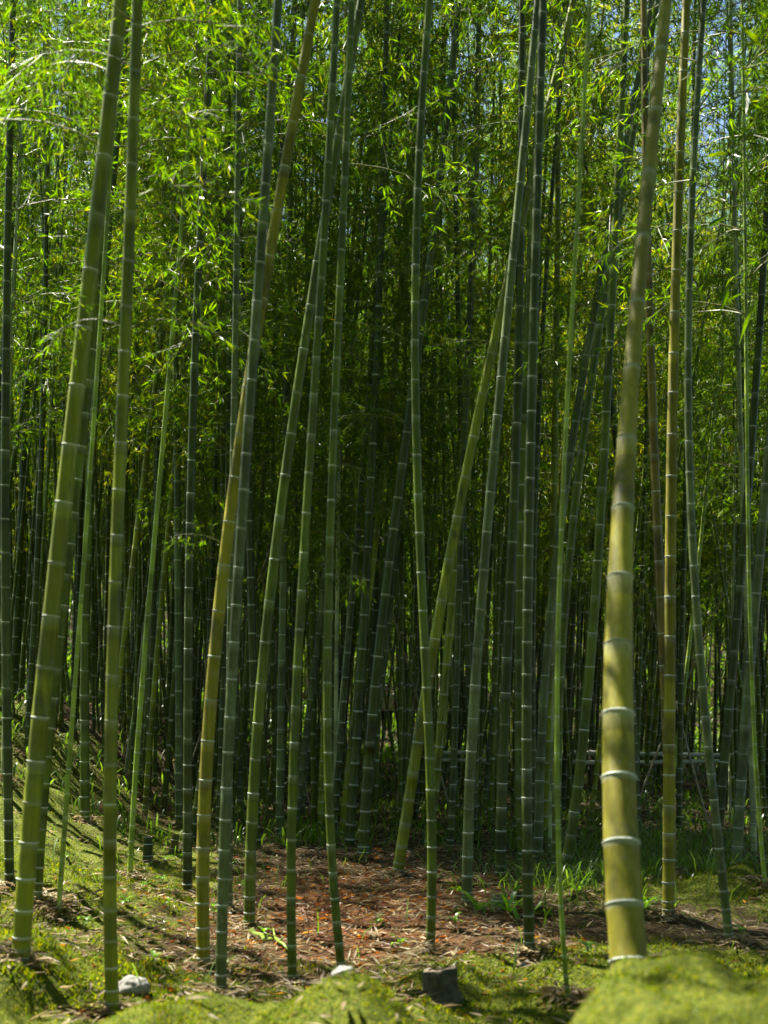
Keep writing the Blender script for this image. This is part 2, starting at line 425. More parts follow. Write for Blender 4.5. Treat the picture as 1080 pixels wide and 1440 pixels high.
# ------------------------------------------------------------------ bamboo
def ring_mesh():
    prof = [(-0.16, 0.995), (-0.10, 1.03), (-0.03, 1.075), (0.02, 1.08), (0.06, 1.045), (0.10, 1.05), (0.15, 1.0)]
    S = 16; v = []
    for z, r in prof:
        for k in range(S):
            a = k / S * 2 * math.pi; v.append((r * math.cos(a), r * math.sin(a), z))
    return np_mesh('node', np.array(v), [tube_quads(len(prof), S)], [M['node']])
NODE = ring_mesh()
NODE_DULL = NODE.copy(); NODE_DULL.name = 'node_dull'; NODE_DULL.materials.clear(); NODE_DULL.materials.append(M['node_dull'])

def build_culm(path, r0, H, mat, sides, hero, seed, foot=0.0):
    """path: dense points from the ground up; returns mesh (origin at path[0]) and node frames"""
    rs = random.Random(seed)
    seg = np.linalg.norm(np.diff(path, axis=0), axis=1); s = np.concatenate([[0], np.cumsum(seg)]); T = s[-1]
    nodes = [0.05, 0.085, 0.13] if hero else []; p = 0.19; k = 0
    base_len = max(0.11, r0 * 2 * 1.5); full = max(0.22, min(0.38, r0 * 2 * 3.4)) * rs.uniform(0.9, 1.12)
    while p < T - 0.05:
        nodes.append(p); p += (base_len + (full - base_len) * min(1, (k / 9.0) ** 0.8)) * rs.uniform(0.95, 1.05); k += 1
    ks = [0.0]; nod = [0.0]; fac = [1.06]; tone = [0.5]
    for i, q in enumerate(nodes):
        nxt = nodes[i + 1] if i + 1 < len(nodes) else T
        tn = rs.random(); ln = nxt - q
        if hero:
            e = max(0.006, r0 * 0.16)
            bl = rs.random() < 0.35
            rows = [(-e * (9 if bl else 2.6), 0.0, 1.0), (-e * 2.4, 0.22 if bl else 0.05, 1.0), (-e, 0.45, 1.005), (0.0, 0.5, 1.04), (e, 0.0, 1.0)]
        else:
            e = max(0.006, r0 * 0.18)
            rows = [(-e * 1.6, 0.0, 1.0), (-e * 0.8, 1.0, 1.02), (e * 0.5, 1.0, 1.05), (e * 1.2, 0.0, 1.0)]
        for dz, na, fr in rows:
            ks.append(q + dz); nod.append(na * (1 if hero else rs.uniform(0.6, 1.0))); fac.append(fr); tone.append(tn)
        for g in ((0.35, 0.7) if hero else (0.5,)):
            ks.append(q + ln * g); nod.append(0.0); fac.append(0.985); tone.append(tn)
    ks.append(T); nod.append(0); fac.append(0.6); tone.append(0.5)
    o = np.argsort(ks); ks = np.array(ks)[o]; nod = np.array(nod)[o]; fac = np.array(fac)[o]; tone = np.array(tone)[o]
    pts = np.stack([np.interp(ks, s, path[:, c]) for c in range(3)], 1)
    t = ks / T
    rad = r0 * 1.04 * (1 - 0.46 * t - 0.40 * t ** 1.8) * fac
    rad = rad * (1 - foot * ss(0.3, 3.6, ks))
    rad = np.maximum(rad, 0.006)
    v = frames_tube(pts, rad, sides) - path[0]
    me = np_mesh('culm', v, [tube_quads(len(pts), sides)], [mat], attrs={'nodal': np.repeat(nod, sides), 'tone': np.repeat(tone, sides)})
    fr = []
    for q in nodes:
        pos = np.array([np.interp(q, s, path[:, c]) for c in range(3)])
        pos2 = np.array([np.interp(q + 0.05, s, path[:, c]) for c in range(3)])
        fr.append((pos - path[0], pos2 - pos, r0 * 1.04 * (1 - 0.46 * q / T - 0.40 * (q / T) ** 1.8) * float(1 - foot * ss(0.3, 3.6, q))))
    return me, fr

def path_from_pixels(pts, d, H, back=0.0):
    """pts: (px,py) from low to high on the photograph at depth d; the culm stands where that depth meets the ground"""
    W = []
    for (px, py) in pts:
        dd = d + back * (pts[0][1] - py) / 1000.0
        W.append(P(px, py, dd))
    W = [np.array(x) for x in sorted(W, key=lambda q: q[2])]
    # down to the ground
    t = W[1] - W[0]; t /= max(t[2], 0.05)
    t = np.clip(t, -0.25, 0.25); t[2] = 1
    base = W[0].copy()
    for _ in range(6):
        g = ground1(base[0], base[1]); base = W[0] + t * (g - 0.06 - W[0][2])
    gz = base[2]
    W = [q for q in W if q[2] > gz + 0.25]
    W = [base] + W
    # up to the full height, gradually straightening and then arching
    tt = W[-1] - W[-2]; tt /= tt[2]
    top = gz + H
    q = W[-1].copy(); k = 0; lean = np.clip(tt, -0.3, 0.3); lean[2] = 1
    while q[2] < top - 0.3:
        q = q + lean * min(1.5, top - q[2]); W.append(q.copy()); lean = lean * np.array([0.9, 0.9, 1]); k += 1
    W = np.array(W); zz = W[:, 2]; n_in = len(pts)
    zc = (zz - zz.min()) / (zz.max() - zz.min())
    cx = np.polyfit(zc, W[:, 0], min(5, len(W) - 1)); cy2 = np.polyfit(zc, W[:, 1], min(3, len(W) - 1))
    u = np.linspace(0, 1, 70)
    out = np.stack([np.polyval(cx, u), np.polyval(cy2, u), zz.min() + u * (zz.max() - zz.min())], 1)
    return out

def bamboo(path, r0, mat, label, group, crowns, crown_at, hero=True, seed=0, crown_scale=1.0, sprays=(), z_nodes=99, foot=0.0):
    H = path[-1][2] - path[0][2]
    root = empty('bamboo', tuple(path[0]))
    tag(root, label, 'bamboo', group)
    me, fr = build_culm(path, r0, H, mat, 16 if hero else 8, hero, seed, foot)
    cu = link(bpy.data.objects.new('culm', me), root)
    if hero:
        rn = random.Random(seed); dull = rn.uniform(0.05, 0.5)
        for pos, tn, r in fr:
            if pos[2] > z_nodes: break
            nd = bpy.data.objects.new('node', NODE_DULL if rn.random() < dull else NODE); C.objects.link(nd); nd.parent = cu
            nd.location = pos; nd.scale = (r, r, max(r * 0.42, 0.008) * rn.uniform(0.7, 1.5))
            nd.rotation_euler = Vector(tn).to_track_quat('Z', 'Y').to_euler()
    if crowns:
        i = int(np.argmin(np.abs(path[:, 2] - (path[0][2] + crown_at))))
        i = min(i, len(path) - 3)
        ax = path[-1] - path[i]
        cr = link(bpy.data.objects.new('crown', crowns[seed % len(crowns)]), root)
        cr.location = path[i] - path[0]
        rs = random.Random(seed * 13 + 1)
        q = Vector(ax).to_track_quat('Z', 'Y') @ Matrix.Rotation(rs.uniform(0, 6.28), 4, 'Z').to_quaternion()
        cr.rotation_euler = q.to_euler()
        ln = float(np.linalg.norm(ax))
        cr.scale = (crown_scale, crown_scale, ln / 9.3)
    for (hz, az, scl) in sprays:
        i = int(np.argmin(np.abs(path[:, 2] - hz)))
        sp = link(bpy.data.objects.new('leafy_twig', SPRAYS[(seed + int(hz * 10)) % 3]), root)
        sp.location = path[i] - path[0]; sp.rotation_euler = (0, R(-10), R(az)); sp.scale = (scl,) * 3
    return root

# heroes: label, material, width px, depth m, pixels low -> high, crown kind/start, extras
TH, DN, GO = CROWNS_THIN, CROWNS, CROWNS_GOLD_GLOW
HERO = [
 ('thick bright olive bamboo leaning over the mossy slope, pale rings, standing before all others there', 'olive', 27, 6.3,
  [(22,1440),(45,1150),(72,850),(100,600),(130,370),(148,250),(162,60),(168,0)], TH, 5.4, {'sprays': [(4.5, 180, 1.1), (4.9, 150, 1.2), (5.1, 20, 1.2), (5.25, 200, 1.2)]}),
 ('dark green bamboo close alongside the thick olive leaning one by the mossy slope', 'green', 15, 8.4,
  [(50,1330),(62,1100),(85,880),(108,690),(122,580),(140,420),(150,250)], DN, 7.0, {}),
 ('straight upright olive bamboo standing beside a pale weathered stone', 'olive', 20, 6.0,
  [(160,1440),(155,1200),(155,1050),(160,850),(165,700),(175,520),(183,350),(190,200),(193,0)], TH, 5.2, {'sprays': [(4.2, 20, .8), (4.45, -30, .85), (4.6, 60, .9), (4.7, 170, .9), (4.85, 10, .9), (5.0, -60, .95), (5.1, 200, .95), (5.2, 40, .95), (3.5, 150, .7), (3.45, 30, .7)]}),
 ('dark green bamboo with a slight bow at the outer edge of the mossy bank', 'dark', 13, 9.0,
  [(9,1300),(17,1150),(10,1000),(6,850),(5,700),(8,560)], DN, 7.0, {}),
 ('slender sunlit bamboo with pale stem rising from the moss between two olive ones', 'lime', 7.5, 8.3,
  [(80,1320),(88,1200),(95,1100),(106,950),(118,800),(128,650)], TH, 6.0, {}),
 ('dark bamboo with a sunlit rim, its foot on the top of the moss bank', 'green', 13, 14.0,
  [(119,1160),(120,1000),(121,900),(122,750),(128,620),(140,500),(150,380)], DN, 7.0, {}),
 ('slender yellow-green sunlit bamboo footed in moss beyond the straight olive one', 'lime', 8, 11.3,
  [(182,1245),(190,1110),(198,980),(210,850),(218,740),(230,620),(240,500)], TH, 7.0, {}),
 ('thin pale bamboo slanting sharply across darker stems behind the moss bank', 'pale', 5, 18.0,
  [(176,1085),(190,1000),(200,900),(208,850),(214,790),(224,700),(236,600)], TH, 7.0, {}),
 ('dark green bamboo with fine rings standing alone on the brown litter slope', 'dark', 13, 10.2,
  [(262,1268),(265,1120),(267,980),(265,850),(266,700),(270,560),(278,420)], DN, 7.5, {}),
 ('yellowish brown leaning bamboo crossing in front of a blue-green one', 'gold', 20, 7.4,
  [(285,1380),(288,1250),(292,1100),(297,950),(310,800),(322,700),(337,620),(353,540),(372,450),(385,350),(398,260),(407,190),(420,100),(440,0)], TH, 7.0, {'sprays': [(2.55, 195, .5)]}),
 ('pale blue-green bamboo with white rings crossing behind the yellowish leaning one', 'blue', 17, 6.7,
  [(308,1420),(315,1300),(320,1100),(325,1000),(330,880),(335,800),(343,650),(352,540),(362,420),(372,300),(385,120),(392,0)], TH, 6.6, {}),
 ('upright pale grey-green bamboo mostly hidden behind the crossing pair, bare high up', 'blue', 11, 9.4,
  [(322,1280),(322,1000),(326,800),(330,560),(333,300),(337,0)], DN, 8.6, {}),
 ('broad dark blue-green bamboo curving away from the crossing pair', 'green', 17, 8.8,
  [(350,1300),(357,1150),(365,1000),(376,880),(386,800),(396,700),(404,620),(416,540),(432,460),(447,380),(458,310),(476,200)], DN, 8.0, {}),
 ('straight grey-green bamboo with a dark stained foot beside the curving blue-green one', 'blue', 11, 15.0,
  [(393,1180),(395,1000),(398,850),(400,700),(402,600),(404,480),(408,300)], DN, 6.0, {}),
 ('mid green bamboo rising beside the low added rust red maple shoot', 'green', 14, 7.0,
  [(412,1400),(411,1300),(411,1150),(414,1000),(420,860),(430,740),(438,640),(446,520),(452,400)], DN, 7.0, {'sprays': [(2.3, 20, .6)]}),
 ('bamboo bowed at the foot, sunlit on one edge, beside the mossy hummock', 'green', 13, 7.0,
  [(488,1410),(480,1340),(470,1250),(462,1150),(456,1060),(460,950),(464,850),(468,740),(470,640),(473,540),(478,400)], DN, 7.0, {}),
 ('hair-thin bright bamboo crossing the bowed one with a slant', 'pale', 5, 16.0,
  [(462,1180),(470,1080),(480,980),(488,900),(493,840),(500,740),(510,620)], TH, 7.0, {}),
 ('olive green bamboo slanting beside a broad dark ringed one', 'olive', 11, 15.0,
  [(482,1180),(492,1080),(503,960),(513,880),(524,790),(535,700),(545,620),(556,500)], DN, 6.5, {}),
 ('broad dark bamboo with wide white rings slanting towards the tall slim one', 'dark', 15, 13.0,
  [(512,1190),(518,1080),(526,960),(543,820),(556,740),(565,680),(571,620),(580,550),(590,475),(595,425),(602,350),(612,300),(620,250),(628,175),(638,100),(645,0)], DN, 7.5, {}),
 ('upright green bamboo with bluish rings, its foot beside the dark stump', 'green', 14, 7.8,
  [(602,1345),(606,1260),(609,1170),(606,1020),(598,900),(594,800),(591,700),(583,600),(575,450),(577,325),(585,260),(595,175),(600,100),(610,0)], TH, 7.6, {}),
 ('strongly leaning bright olive bamboo with a tapering bare foot in the haze tinted litter', 'olive', 16, 11.4,
  [(566,1180),(575,1120),(585,1070),(595,1010),(602,960),(610,905),(622,845),(632,785),(640,720),(647,700),(665,620),(682,550),(692,490),(710,420),(730,330),(745,265),(757,200),(775,135),(790,70),(806,0)], TH, 8.5, {}),
 ('pale grey-green bamboo with whitish foot beside the pale topped cut stump', 'blue', 15, 9.9,
  [(657,1275),(659,1170),(660,1070),(666,995),(672,930),(677,850),(682,785),(687,720),(692,675),(700,575),(707,500),(715,425),(730,280),(742,150)], DN, 8.4, {}),
 ('dark slim bamboo standing behind the pale grey-green one, bare and nearly black above', 'dark', 10, 13.8,
  [(632,1195),(638,1100),(640,1000),(645,900),(648,720),(652,600),(657,525),(662,425),(665,325),(667,200),(670,100),(672,0)], DN, 9.5, {}),
 ('dark thick bamboo crowded behind the broad leaved plant', 'dark', 15, 11.4,
  [(704,1235),(706,1150),(707,1050),(710,950),(717,850),(722,770),(726,650),(728,500)], DN, 7.0, {}),
 ('tall green bamboo with white rings, bare of leaves high up', 'green', 14, 12.8,
  [(735,1205),(732,1070),(732,920),(730,720),(732,675),(737,575),(742,475),(750,325),(755,175),(760,25)], TH, 9.5, {}),
 ('dark olive bamboo standing close in front of the tall bare green one', 'dark', 16, 7.6,
  [(744,1350),(743,1200),(742,1050),(741,900),(742,770),(745,640),(750,480)], TH, 7.5, {}),
 ('nearly black bamboo rising behind the tall bare green one', 'dark', 9, 14.5,
  [(752,1185),(750,1050),(749,900),(752,700),(755,625),(762,525),(767,425),(772,325),(777,225),(785,165),(795,60)], DN, 10.0, {}),
 ('grey-green bamboo leaning beside a sunlit thin pale stem', 'blue', 13, 13.0,
  [(757,1205),(760,1045),(767,945),(775,885),(782,795),(792,700),(805,625),(817,550),(827,475),(840,400),(855,340),(866,290),(882,200)], DN, 9.0, {}),
 ('thin yellow-green sunlit bamboo standing alone before the dark path', 'lime', 7.5, 6.4,
  [(797,1425),(794,1320),(790,1220),(786,1145),(783,1080),(781,1000),(782,900),(787,780),(795,640)], TH, 6.0, {}),
 ('thin pale shaded bamboo directly beside the leaning grey-green one', 'pale', 6, 13.5,
  [(773,1198),(777,1070),(780,970),(784,850),(790,700),(798,560)], TH, 7.0, {}),
 ('dark olive bamboo leaning, bare stem with wide rings, behind the thin sunlit one', 'green', 13, 12.0,
  [(784,1222),(786,1000),(792,850),(803,760),(812,690),(822,620),(830,565),(838,490),(845,430),(855,370),(868,310),(885,220)], DN, 9.0, {}),
 ('fresh green bamboo leaning towards the huge yellow near one', 'green', 15, 11.2,
  [(800,1190),(810,1120),(817,1045),(827,970),(832,910),(837,845),(844,780),(848,700),(850,620),(853,520),(860,400)], DN, 8.0, {}),
 ('huge blurred yellow bamboo rising from the bright moss bank', 'gold', 52, 4.7,
  [(884,1280),(878,1200),(872,1100),(868,1000),(866,900),(866,800),(872,700),(882,600),(893,500),(905,400),(915,250),(925,100),(935,0)], TH, 6.8, {'back': 1.3, 'foot': 0.45}),
 ('tall golden bamboo with pale rings, sunlit high up', 'gold', 17, 9.0,
  [(940,1300),(940,1150),(942,1000),(942,850),(943,720),(945,625),(947,550),(950,480),(950,400),(952,320),(955,245),(957,165),(961,85),(965,10)], TH, 8.5, {}),
 ('brownish golden bamboo slightly leaning beside the tall golden one', 'brown', 14, 10.4,
  [(946,1260),(942,1130),(936,1000),(930,870),(928,820),(925,750),(922,685),(920,615),(917,550),(915,480),(912,415),(911,355),(909,290),(907,225),(906,60)], TH, 8.8, {}),
 ('whitish thin bamboo standing out high between dark crowns', 'pale', 6.5, 18.0,
  [(866,1150),(866,1000),(868,700),(871,500),(872,350),(873,200)], TH, 11.0, {}),
 ('grey-green bamboo leaning away behind the moss bank, foot in tall grass', 'blue', 13, 8.2,
  [(1024,1340),(1012,1185),(1005,1095),(997,1020),(985,920),(975,845),(971,770),(964,640),(965,520),(972,400)], DN, 7.5, {}),
 ('blue-green bamboo leaning outwards over the grass with a forked look', 'blue', 15, 11.5,
  [(1036,1215),(1042,1095),(1050,995),(1055,920),(1062,845),(1070,770),(1076,700),(1084,600)], DN, 6.5, {}),
 ('pale lit slim bamboo crossing the blue-green outward leaning one', 'pale', 8, 13.0,
  [(1060,1190),(1056,1050),(1052,900),(1046,770),(1043,680),(1040,560)], TH, 7.0, {}),
 ('dark bamboo slanting behind the blue-green outward leaning one', 'dark', 13, 12.4,
  [(1008,1200),(1017,1070),(1025,995),(1035,895),(1042,820),(1050,720),(1058,600)], DN, 6.5, {}),
 ('thin bright green bamboo curving through the grass at the end of the moss bank', 'lime', 6, 9.6,
  [(1078,1270),(1074,1210),(1068,1150),(1062,1090),(1058,1000),(1056,880)], TH, 6.0, {}),
 ('slim dark bamboo upright in the grass beside the golden one', 'dark', 8, 15.5,
  [(955,1180),(956,1100),(957,1020),(959,900),(962,780),(966,600)], DN, 6.5, {}),
 ('thin sunlit bamboo slanting over the bamboo rail', 'lime', 6, 16.5,
  [(933,1168),(942,1110),(952,1060),(962,970),(972,880),(985,760)], TH, 7.0, {'sprays': [(1.9, 190, .8)]}),
 ('thin pale lit bamboo with feathery leaves beside the outer mossy edge', 'pale', 8, 14.0,
  [(6,1040),(10,800),(12,600),(15,450),(20,380),(30,250),(36,120),(42,0)], TH, 6.2, {}),
 ('bright thin bamboo like a white line before the dark thicket by the mossy bank', 'pale', 4.5, 19.0,
  [(41,1040),(46,900),(52,790),(56,700),(57,600),(58,480),(60,360)], TH, 8.0, {}),
 ('very dark bamboo rising behind the white line thin one', 'dark', 9, 15.5,
  [(38,1060),(46,900),(54,760),(60,600),(63,450),(65,300),(67,150)], DN, 9.0, {}),
 ('slim bamboo with a bright thread of light high in the leaves above the hummock', 'pale', 6, 15.5,
  [(472,1175),(473,1000),(474,800),(478,600),(481,450),(483,300),(485,150),(487,20)], TH, 8.8, {}),
 ('dark slim bamboo upright above the brown litter slope beyond the sunlit yellow-green one', 'dark', 9, 16.5,
  [(208,1130),(212,960),(218,800),(222,640),(226,480),(230,330),(232,200)], DN, 8.2, {}),
 ('slender dull olive bamboo slanting above the brown litter slope', 'olive', 8, 16.0,
  [(204,1140),(216,980),(228,840),(238,720),(248,620),(262,500),(272,400)], DN, 7.0, {}),
]
for k, (lab, mt, wpx, d, pts, crs, cat_, ex) in enumerate(HERO):
    H = 13.5 + 2.0 * ((k * 37) % 11) / 11.0
    path = path_from_pixels(pts, d, H, ex.get('back', 0.0))
    r0 = wpx / F * d / 2 * (0.93 if d < 9 and wpx < 40 else 1.0)
    # parts above the picture keep the ring in their colouring only
    zn = EYE + HOR / F * d * 1.02 - path[0][2]
    crs = TH
    bare = any(w_ in lab for w_ in ('bare', 'golden', 'huge', 'whitish'))
    cat_ = cat_ if bare or d < 8 else (4.4 + (k * 7 % 5) * 0.3)
    bamboo(path, r0, M[mt], lab, 'bamboos standing at the front of the grove', crs, max(cat_, 0), True, k + 3, sprays=ex.get('sprays', ()), z_nodes=zn,
           crown_scale=1.1, foot=ex.get('foot', 0.0))

# fillers: the many slim stems deeper in the grove
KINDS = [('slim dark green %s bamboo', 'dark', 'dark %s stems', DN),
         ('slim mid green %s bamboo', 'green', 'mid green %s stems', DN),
         ('slim dull olive %s bamboo', 'olive', 'olive %s stems', GO),
         ('slim greyish blue-green %s bamboo', 'blue', 'blue-green %s stems', DN),
         ('thin whitish %s bamboo', 'pale', 'whitish %s stems', DN)]
rf = random.Random(21)
placed = []
tries = 0
while len(placed) < 248 and tries < 20000:
    tries += 1
    d = 13.5 + 24 * rf.random() ** 0.8
    x = rf.uniform(-1, 1) * (0.335 * d + 1.0)
    if abs(540 + x / d * F - 546) < 17 or (d < 24.3 and abs(540 + x / d * F - 958) < 42): continue
    if all((x - a) ** 2 + ((d - b) * 0.8) ** 2 > 0.30 for a, b in placed):
        placed.append((x, d))
for k, (x, d) in enumerate(placed):
    ang = x / d; gold = (0.12 < ang < 0.23 or -0.27 < ang < -0.19) and d < 27 and rf.random() < 0.6  # golden crowns clustered to paint a yellow glow there
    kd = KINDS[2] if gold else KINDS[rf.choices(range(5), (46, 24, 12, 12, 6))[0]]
    gz = ground1(x, d) - 0.06
    H = rf.uniform(12, 16.5); lx = rf.gauss(0.035, 0.05); ly = rf.gauss(0, 0.03); bow = rf.gauss(0, 0.25)
    u = np.linspace(0, 1, 14)
    path = np.stack([x + lx * H * u + bow * (u - u ** 2) * 2, d + ly * H * u + 0.5 * bow * u ** 3, gz + H * u], 1)
    r0 = rf.uniform(0.034, 0.056) * (0.55 if kd[1] == 'pale' else 1)
    lean = 'leaning' if abs(lx) > 0.075 else ('bowed' if abs(bow) > 0.3 else 'upright')
    where = 'at the foot of the far dark hillside' if d > 30 else ('deep in the grove behind the bamboo rail' if d > 25 else ('in the shaded middle of the grove' if d > 18 else 'just behind the foremost stems of the grove'))
    lab = kd[0] % lean + ' ' + where; grp = kd[2] % lean + ' ' + where
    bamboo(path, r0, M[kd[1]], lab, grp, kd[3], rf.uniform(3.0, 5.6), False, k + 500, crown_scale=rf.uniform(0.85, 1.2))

# the thicket on the rising hillside behind, too far to tell apart
mbc = MB(); rt = random.Random(5); rng = np.random.default_rng(5)
lb, ld, ll = [], [], []
nod_all, ton_all = [], []
for k in range(1500):
    d = 16.5 + 55 * rt.random() ** 1.25; bw = rt.gauss(0, 0.5); x = rt.uniform(-1, 1) * (0.34 * d + 4)
    if (d < 39 and abs(x / d * F - 4) < 16) or (d < 24.3 and abs(x / d * F + 540 - 955) < 50): continue
    g = float(base_ground(x, d)); H = rt.uniform(11, 15); lx = rt.gauss(0.02, 0.06)
    u = np.linspace(0, 1, 5)
    if d < 34:
        nq = int(H / 0.34); un = np.arange(1, nq) / nq; eh = 0.012 / H
        uu = np.sort(np.concatenate([[0.0, 1.0], un - eh * 1.5, un - eh, un + eh, un + eh * 1.5])); na = np.zeros(len(uu))
        na[np.min(np.abs(uu[:, None] - un[None, :]), axis=1) < eh * 1.2] = rt.uniform(0.5, 1.0)
    else:
        uu = np.linspace(0, 1, 5); na = np.zeros(5)
    rr0 = rt.uniform(0.022, 0.044)
    mbc.tube(np.stack([x + lx * H * uu + bw * (uu - uu ** 2), d + 0 * uu, g - 0.1 + H * uu], 1), rr0 * (1 - 0.75 * uu), 5, cap=False)
    nod_all.append(np.repeat(na, 5)); ton_all.append(np.full(len(uu) * 5, rt.random()))
    if d < 27: continue
    m_ = 400
    uz = rng.uniform(0.0 if d > 40 else 0.3, 1.0, m_); rr = 1.6 * (1 - 0.5 * uz ** 2) * np.sqrt(rng.random(m_)); aa = rng.random(m_) * 6.283
    lb.append(np.stack([x + lx * H * uz + rr * np.cos(aa), d + rr * np.sin(aa), g + H * uz], 1))
    dd = rng.normal(size=(m_, 3)) * 0.7 + np.array([0, 0, -0.5]); ld.append(dd / np.linalg.norm(dd, axis=1)[:, None]); ll.append(rng.uniform(0.14, 0.26, m_))
ncul = sum(len(q) for q in mbc.q)
v, f = leaf_quads(np.concatenate(lb), np.concatenate(ld), np.concatenate(ll), np.concatenate(ll) * 0.18)
mbc.add(v, f)
q = np.concatenate(mbc.q); mi = np.ones(len(q), dtype=np.int32); mi[:ncul] = 0
nva = np.concatenate(nod_all + [np.zeros(len(v))]); tva = np.concatenate(ton_all + [np.zeros(len(v))])
tm = np_mesh('bamboo_thicket', np.concatenate(mbc.v), [q], [M['green'], M['leaf']], mat_idx=mi, smooth=True, attrs={'nodal': nva, 'tone': tva})
tag(link(bpy.data.objects.new('bamboo_thicket', tm)), 'distant mass of bamboo on the hillside added as dark backdrop behind the grove', 'thicket', kind='stuff')

# the grove goes on to both sides of and behind the viewer: same mass, out of the photograph but shading it
mbs = MB(); lb, ld, ll = [], [], []; cnt = 0
rt = random.Random(9); rng = np.random.default_rng(9)
while cnt < 580:
    x = rt.uniform(-26, 18); y = rt.uniform(-16, 38)
    if x * x + y * y < 3: continue
    if y > -0.5 and abs(x) < 0.335 * y + 0.95: continue
    if x < 0 and y > 13 and rt.random() < 0.45: continue  # stems thinned on the sun side to let shafts through
    cnt += 1
    g = float(base_ground(x, y)); H = rt.uniform(12, 16); lx = rt.gauss(0.0, 0.03); u = np.linspace(0, 1, 5)
    mbs.tube(np.stack([x + lx * H * u, y + 0 * u, g - 0.1 + H * u], 1), np.linspace(0.055, 0.012, 5), 6, cap=False)
    m_ = 1150 if y < 1.5 else 430  # leaves dense behind the viewer to block sky fill, sparser sunward
    uz = rng.uniform(0.30, 1.0, m_); rr = 1.5 * (1 - 0.5 * uz ** 2) * np.sqrt(rng.random(m_)); aa = rng.random(m_) * 6.283
    lb.append(np.stack([x + lx * H * uz + rr * np.cos(aa), y + rr * np.sin(aa), g + H * uz], 1))
    dd = rng.normal(size=(m_, 3)) * 0.7 + np.array([0, 0, -0.5]); ld.append(dd / np.linalg.norm(dd, axis=1)[:, None]); ll.append(rng.uniform(0.16, 0.28, m_))
ncul = sum(len(q) for q in mbs.q)
v, f = leaf_quads(np.concatenate(lb), np.concatenate(ld), np.concatenate(ll), np.concatenate(ll) * 0.18)
mbs.add(v, f)
q = np.concatenate(mbs.q); mi = np.ones(len(q), dtype=np.int32); mi[:ncul] = 0
tm = np_mesh('bamboo_thicket_around', np.concatenate(mbs.v), [q], [M['dark'], M['leaf']], mat_idx=mi, smooth=False)
tag(link(bpy.data.objects.new('bamboo_thicket', tm)), 'unseen mass of bamboo surrounding and shading the clearing on its other sides', 'thicket', kind='stuff')

# dead canes caught among the stems
def dead_cane(px, d, lx, ly, ln, r, mat, label):
    x = (px - 540) / F * d; g = ground1(x, d) - 0.03; n_ = int(ln / 0.26) * 3 + 1
    u = np.linspace(0, 1, n_); dirv = np.array([lx, ly, 1.0]); dirv /= np.linalg.norm(dirv)
    pts = dirv[None, :] * (u * ln)[:, None] + np.array([0.05, 0, -0.05])[None, :] * (u ** 2)[:, None]
    rad = r * (1 - 0.45 * u) * np.where(np.arange(n_) % 3 == 0, 1.12, 1.0); mb = MB(); mb.tube(pts, rad, 8)
    o = link(bpy.data.objects.new('dead_cane', mb.mesh('dead_cane', [mat]))); o.location = (x, d, g); tag(o, label, 'bamboo cane')
for a in ((555, 19.0, 0.16, 0.05, 3.2, 0.018, M['cane'], 'bleached dead cane propped among dark stems past the leaning olive bamboo'),
          (640, 17.0, -0.30, 0.1, 4.2, 0.017, M['cane'], 'grey dead cane tilting steeply behind the pale footed bamboo'),
          (245, 17.5, 0.34, 0.1, 4.6, 0.018, M['cane'], 'tan dead cane slanting above the litter slope'),
          (440, 18.0, -0.22, 0.0, 3.8, 0.016, M['cane'], 'tan dead cane tilting behind the bowed bamboo'),
          (890, 19.0, 0.42, 0.1, 4.5, 0.018, M['cane'], 'dry dead cane slanting steeply above the bamboo rail'),
          (1000, 16.0, -0.25, 0.1, 3.6, 0.017, M['cane'], 'dry dead cane tilted among the grass behind the moss bank')):
    dead_cane(*a)

# ------------------------------------------------------------------ ground cover
def scatter(nn, ymin, ymax, power=1.0):
    y = ymin + (ymax - ymin) * rng.random(nn) ** power
    x = (rng.random(nn) * 2 - 1) * (0.34 * y + 0.4)
    return x, y

rng = np.random.default_rng(31)
x, y = scatter(60000, 3.6, 24, 1.3); sel = (y > 5.7) | (rng.random(len(y)) < 0.12); x, y = x[sel], y[sel]
drift = np.array([noise.noise(Vector((a * 0.8, b_ * 0.8, 2.2))) + 0.5 * noise.noise(Vector((a * 2.4, b_ * 2.4, 5.2))) for a, b_ in zip(x, y)])
keep = rng.random(len(x)) > 0.75 * moss_amount(x, y) - 0.9 * drift + 0.25 * (x > 0.3); x, y = x[keep], y[keep]
feet = np.array([o.location[:] for o in bpy.data.objects if o.name.startswith('bamboo') and o.type == 'EMPTY' and o.location.y < 16])
fi = rng.integers(0, len(feet), 9500); fa = rng.random(9500) * 6.283; fr_ = 0.04 + np.abs(rng.normal(0, 0.085, 9500))
x = np.concatenate([x, feet[fi, 0] + np.cos(fa) * fr_]); y = np.concatenate([y, feet[fi, 1] + np.sin(fa) * fr_])
z = zs(x, y) + rng.uniform(0.004, 0.02, len(x))
z[-9500:] += np.clip(0.08 - fr_ * 0.45, 0, 0.08) * rng.random(9500)
a = rng.random(len(x)) * 6.283
dirs = np.stack([np.cos(a), np.sin(a), rng.normal(0, 0.22, len(x))], 1); dirs /= np.linalg.norm(dirs, axis=1)[:, None]
ln = rng.uniform(0.05, 0.13, len(x))
v, f = leaf_quads(np.stack([x, y, z], 1), dirs, ln, ln * 0.17)
lm = np_mesh('leaf_litter', v, [f], [M['litter']], smooth=False)
tag(link(bpy.data.objects.new('leaf_litter', lm)), 'dry tan bamboo leaves lying over the grove floor', 'leaf litter', kind='stuff')

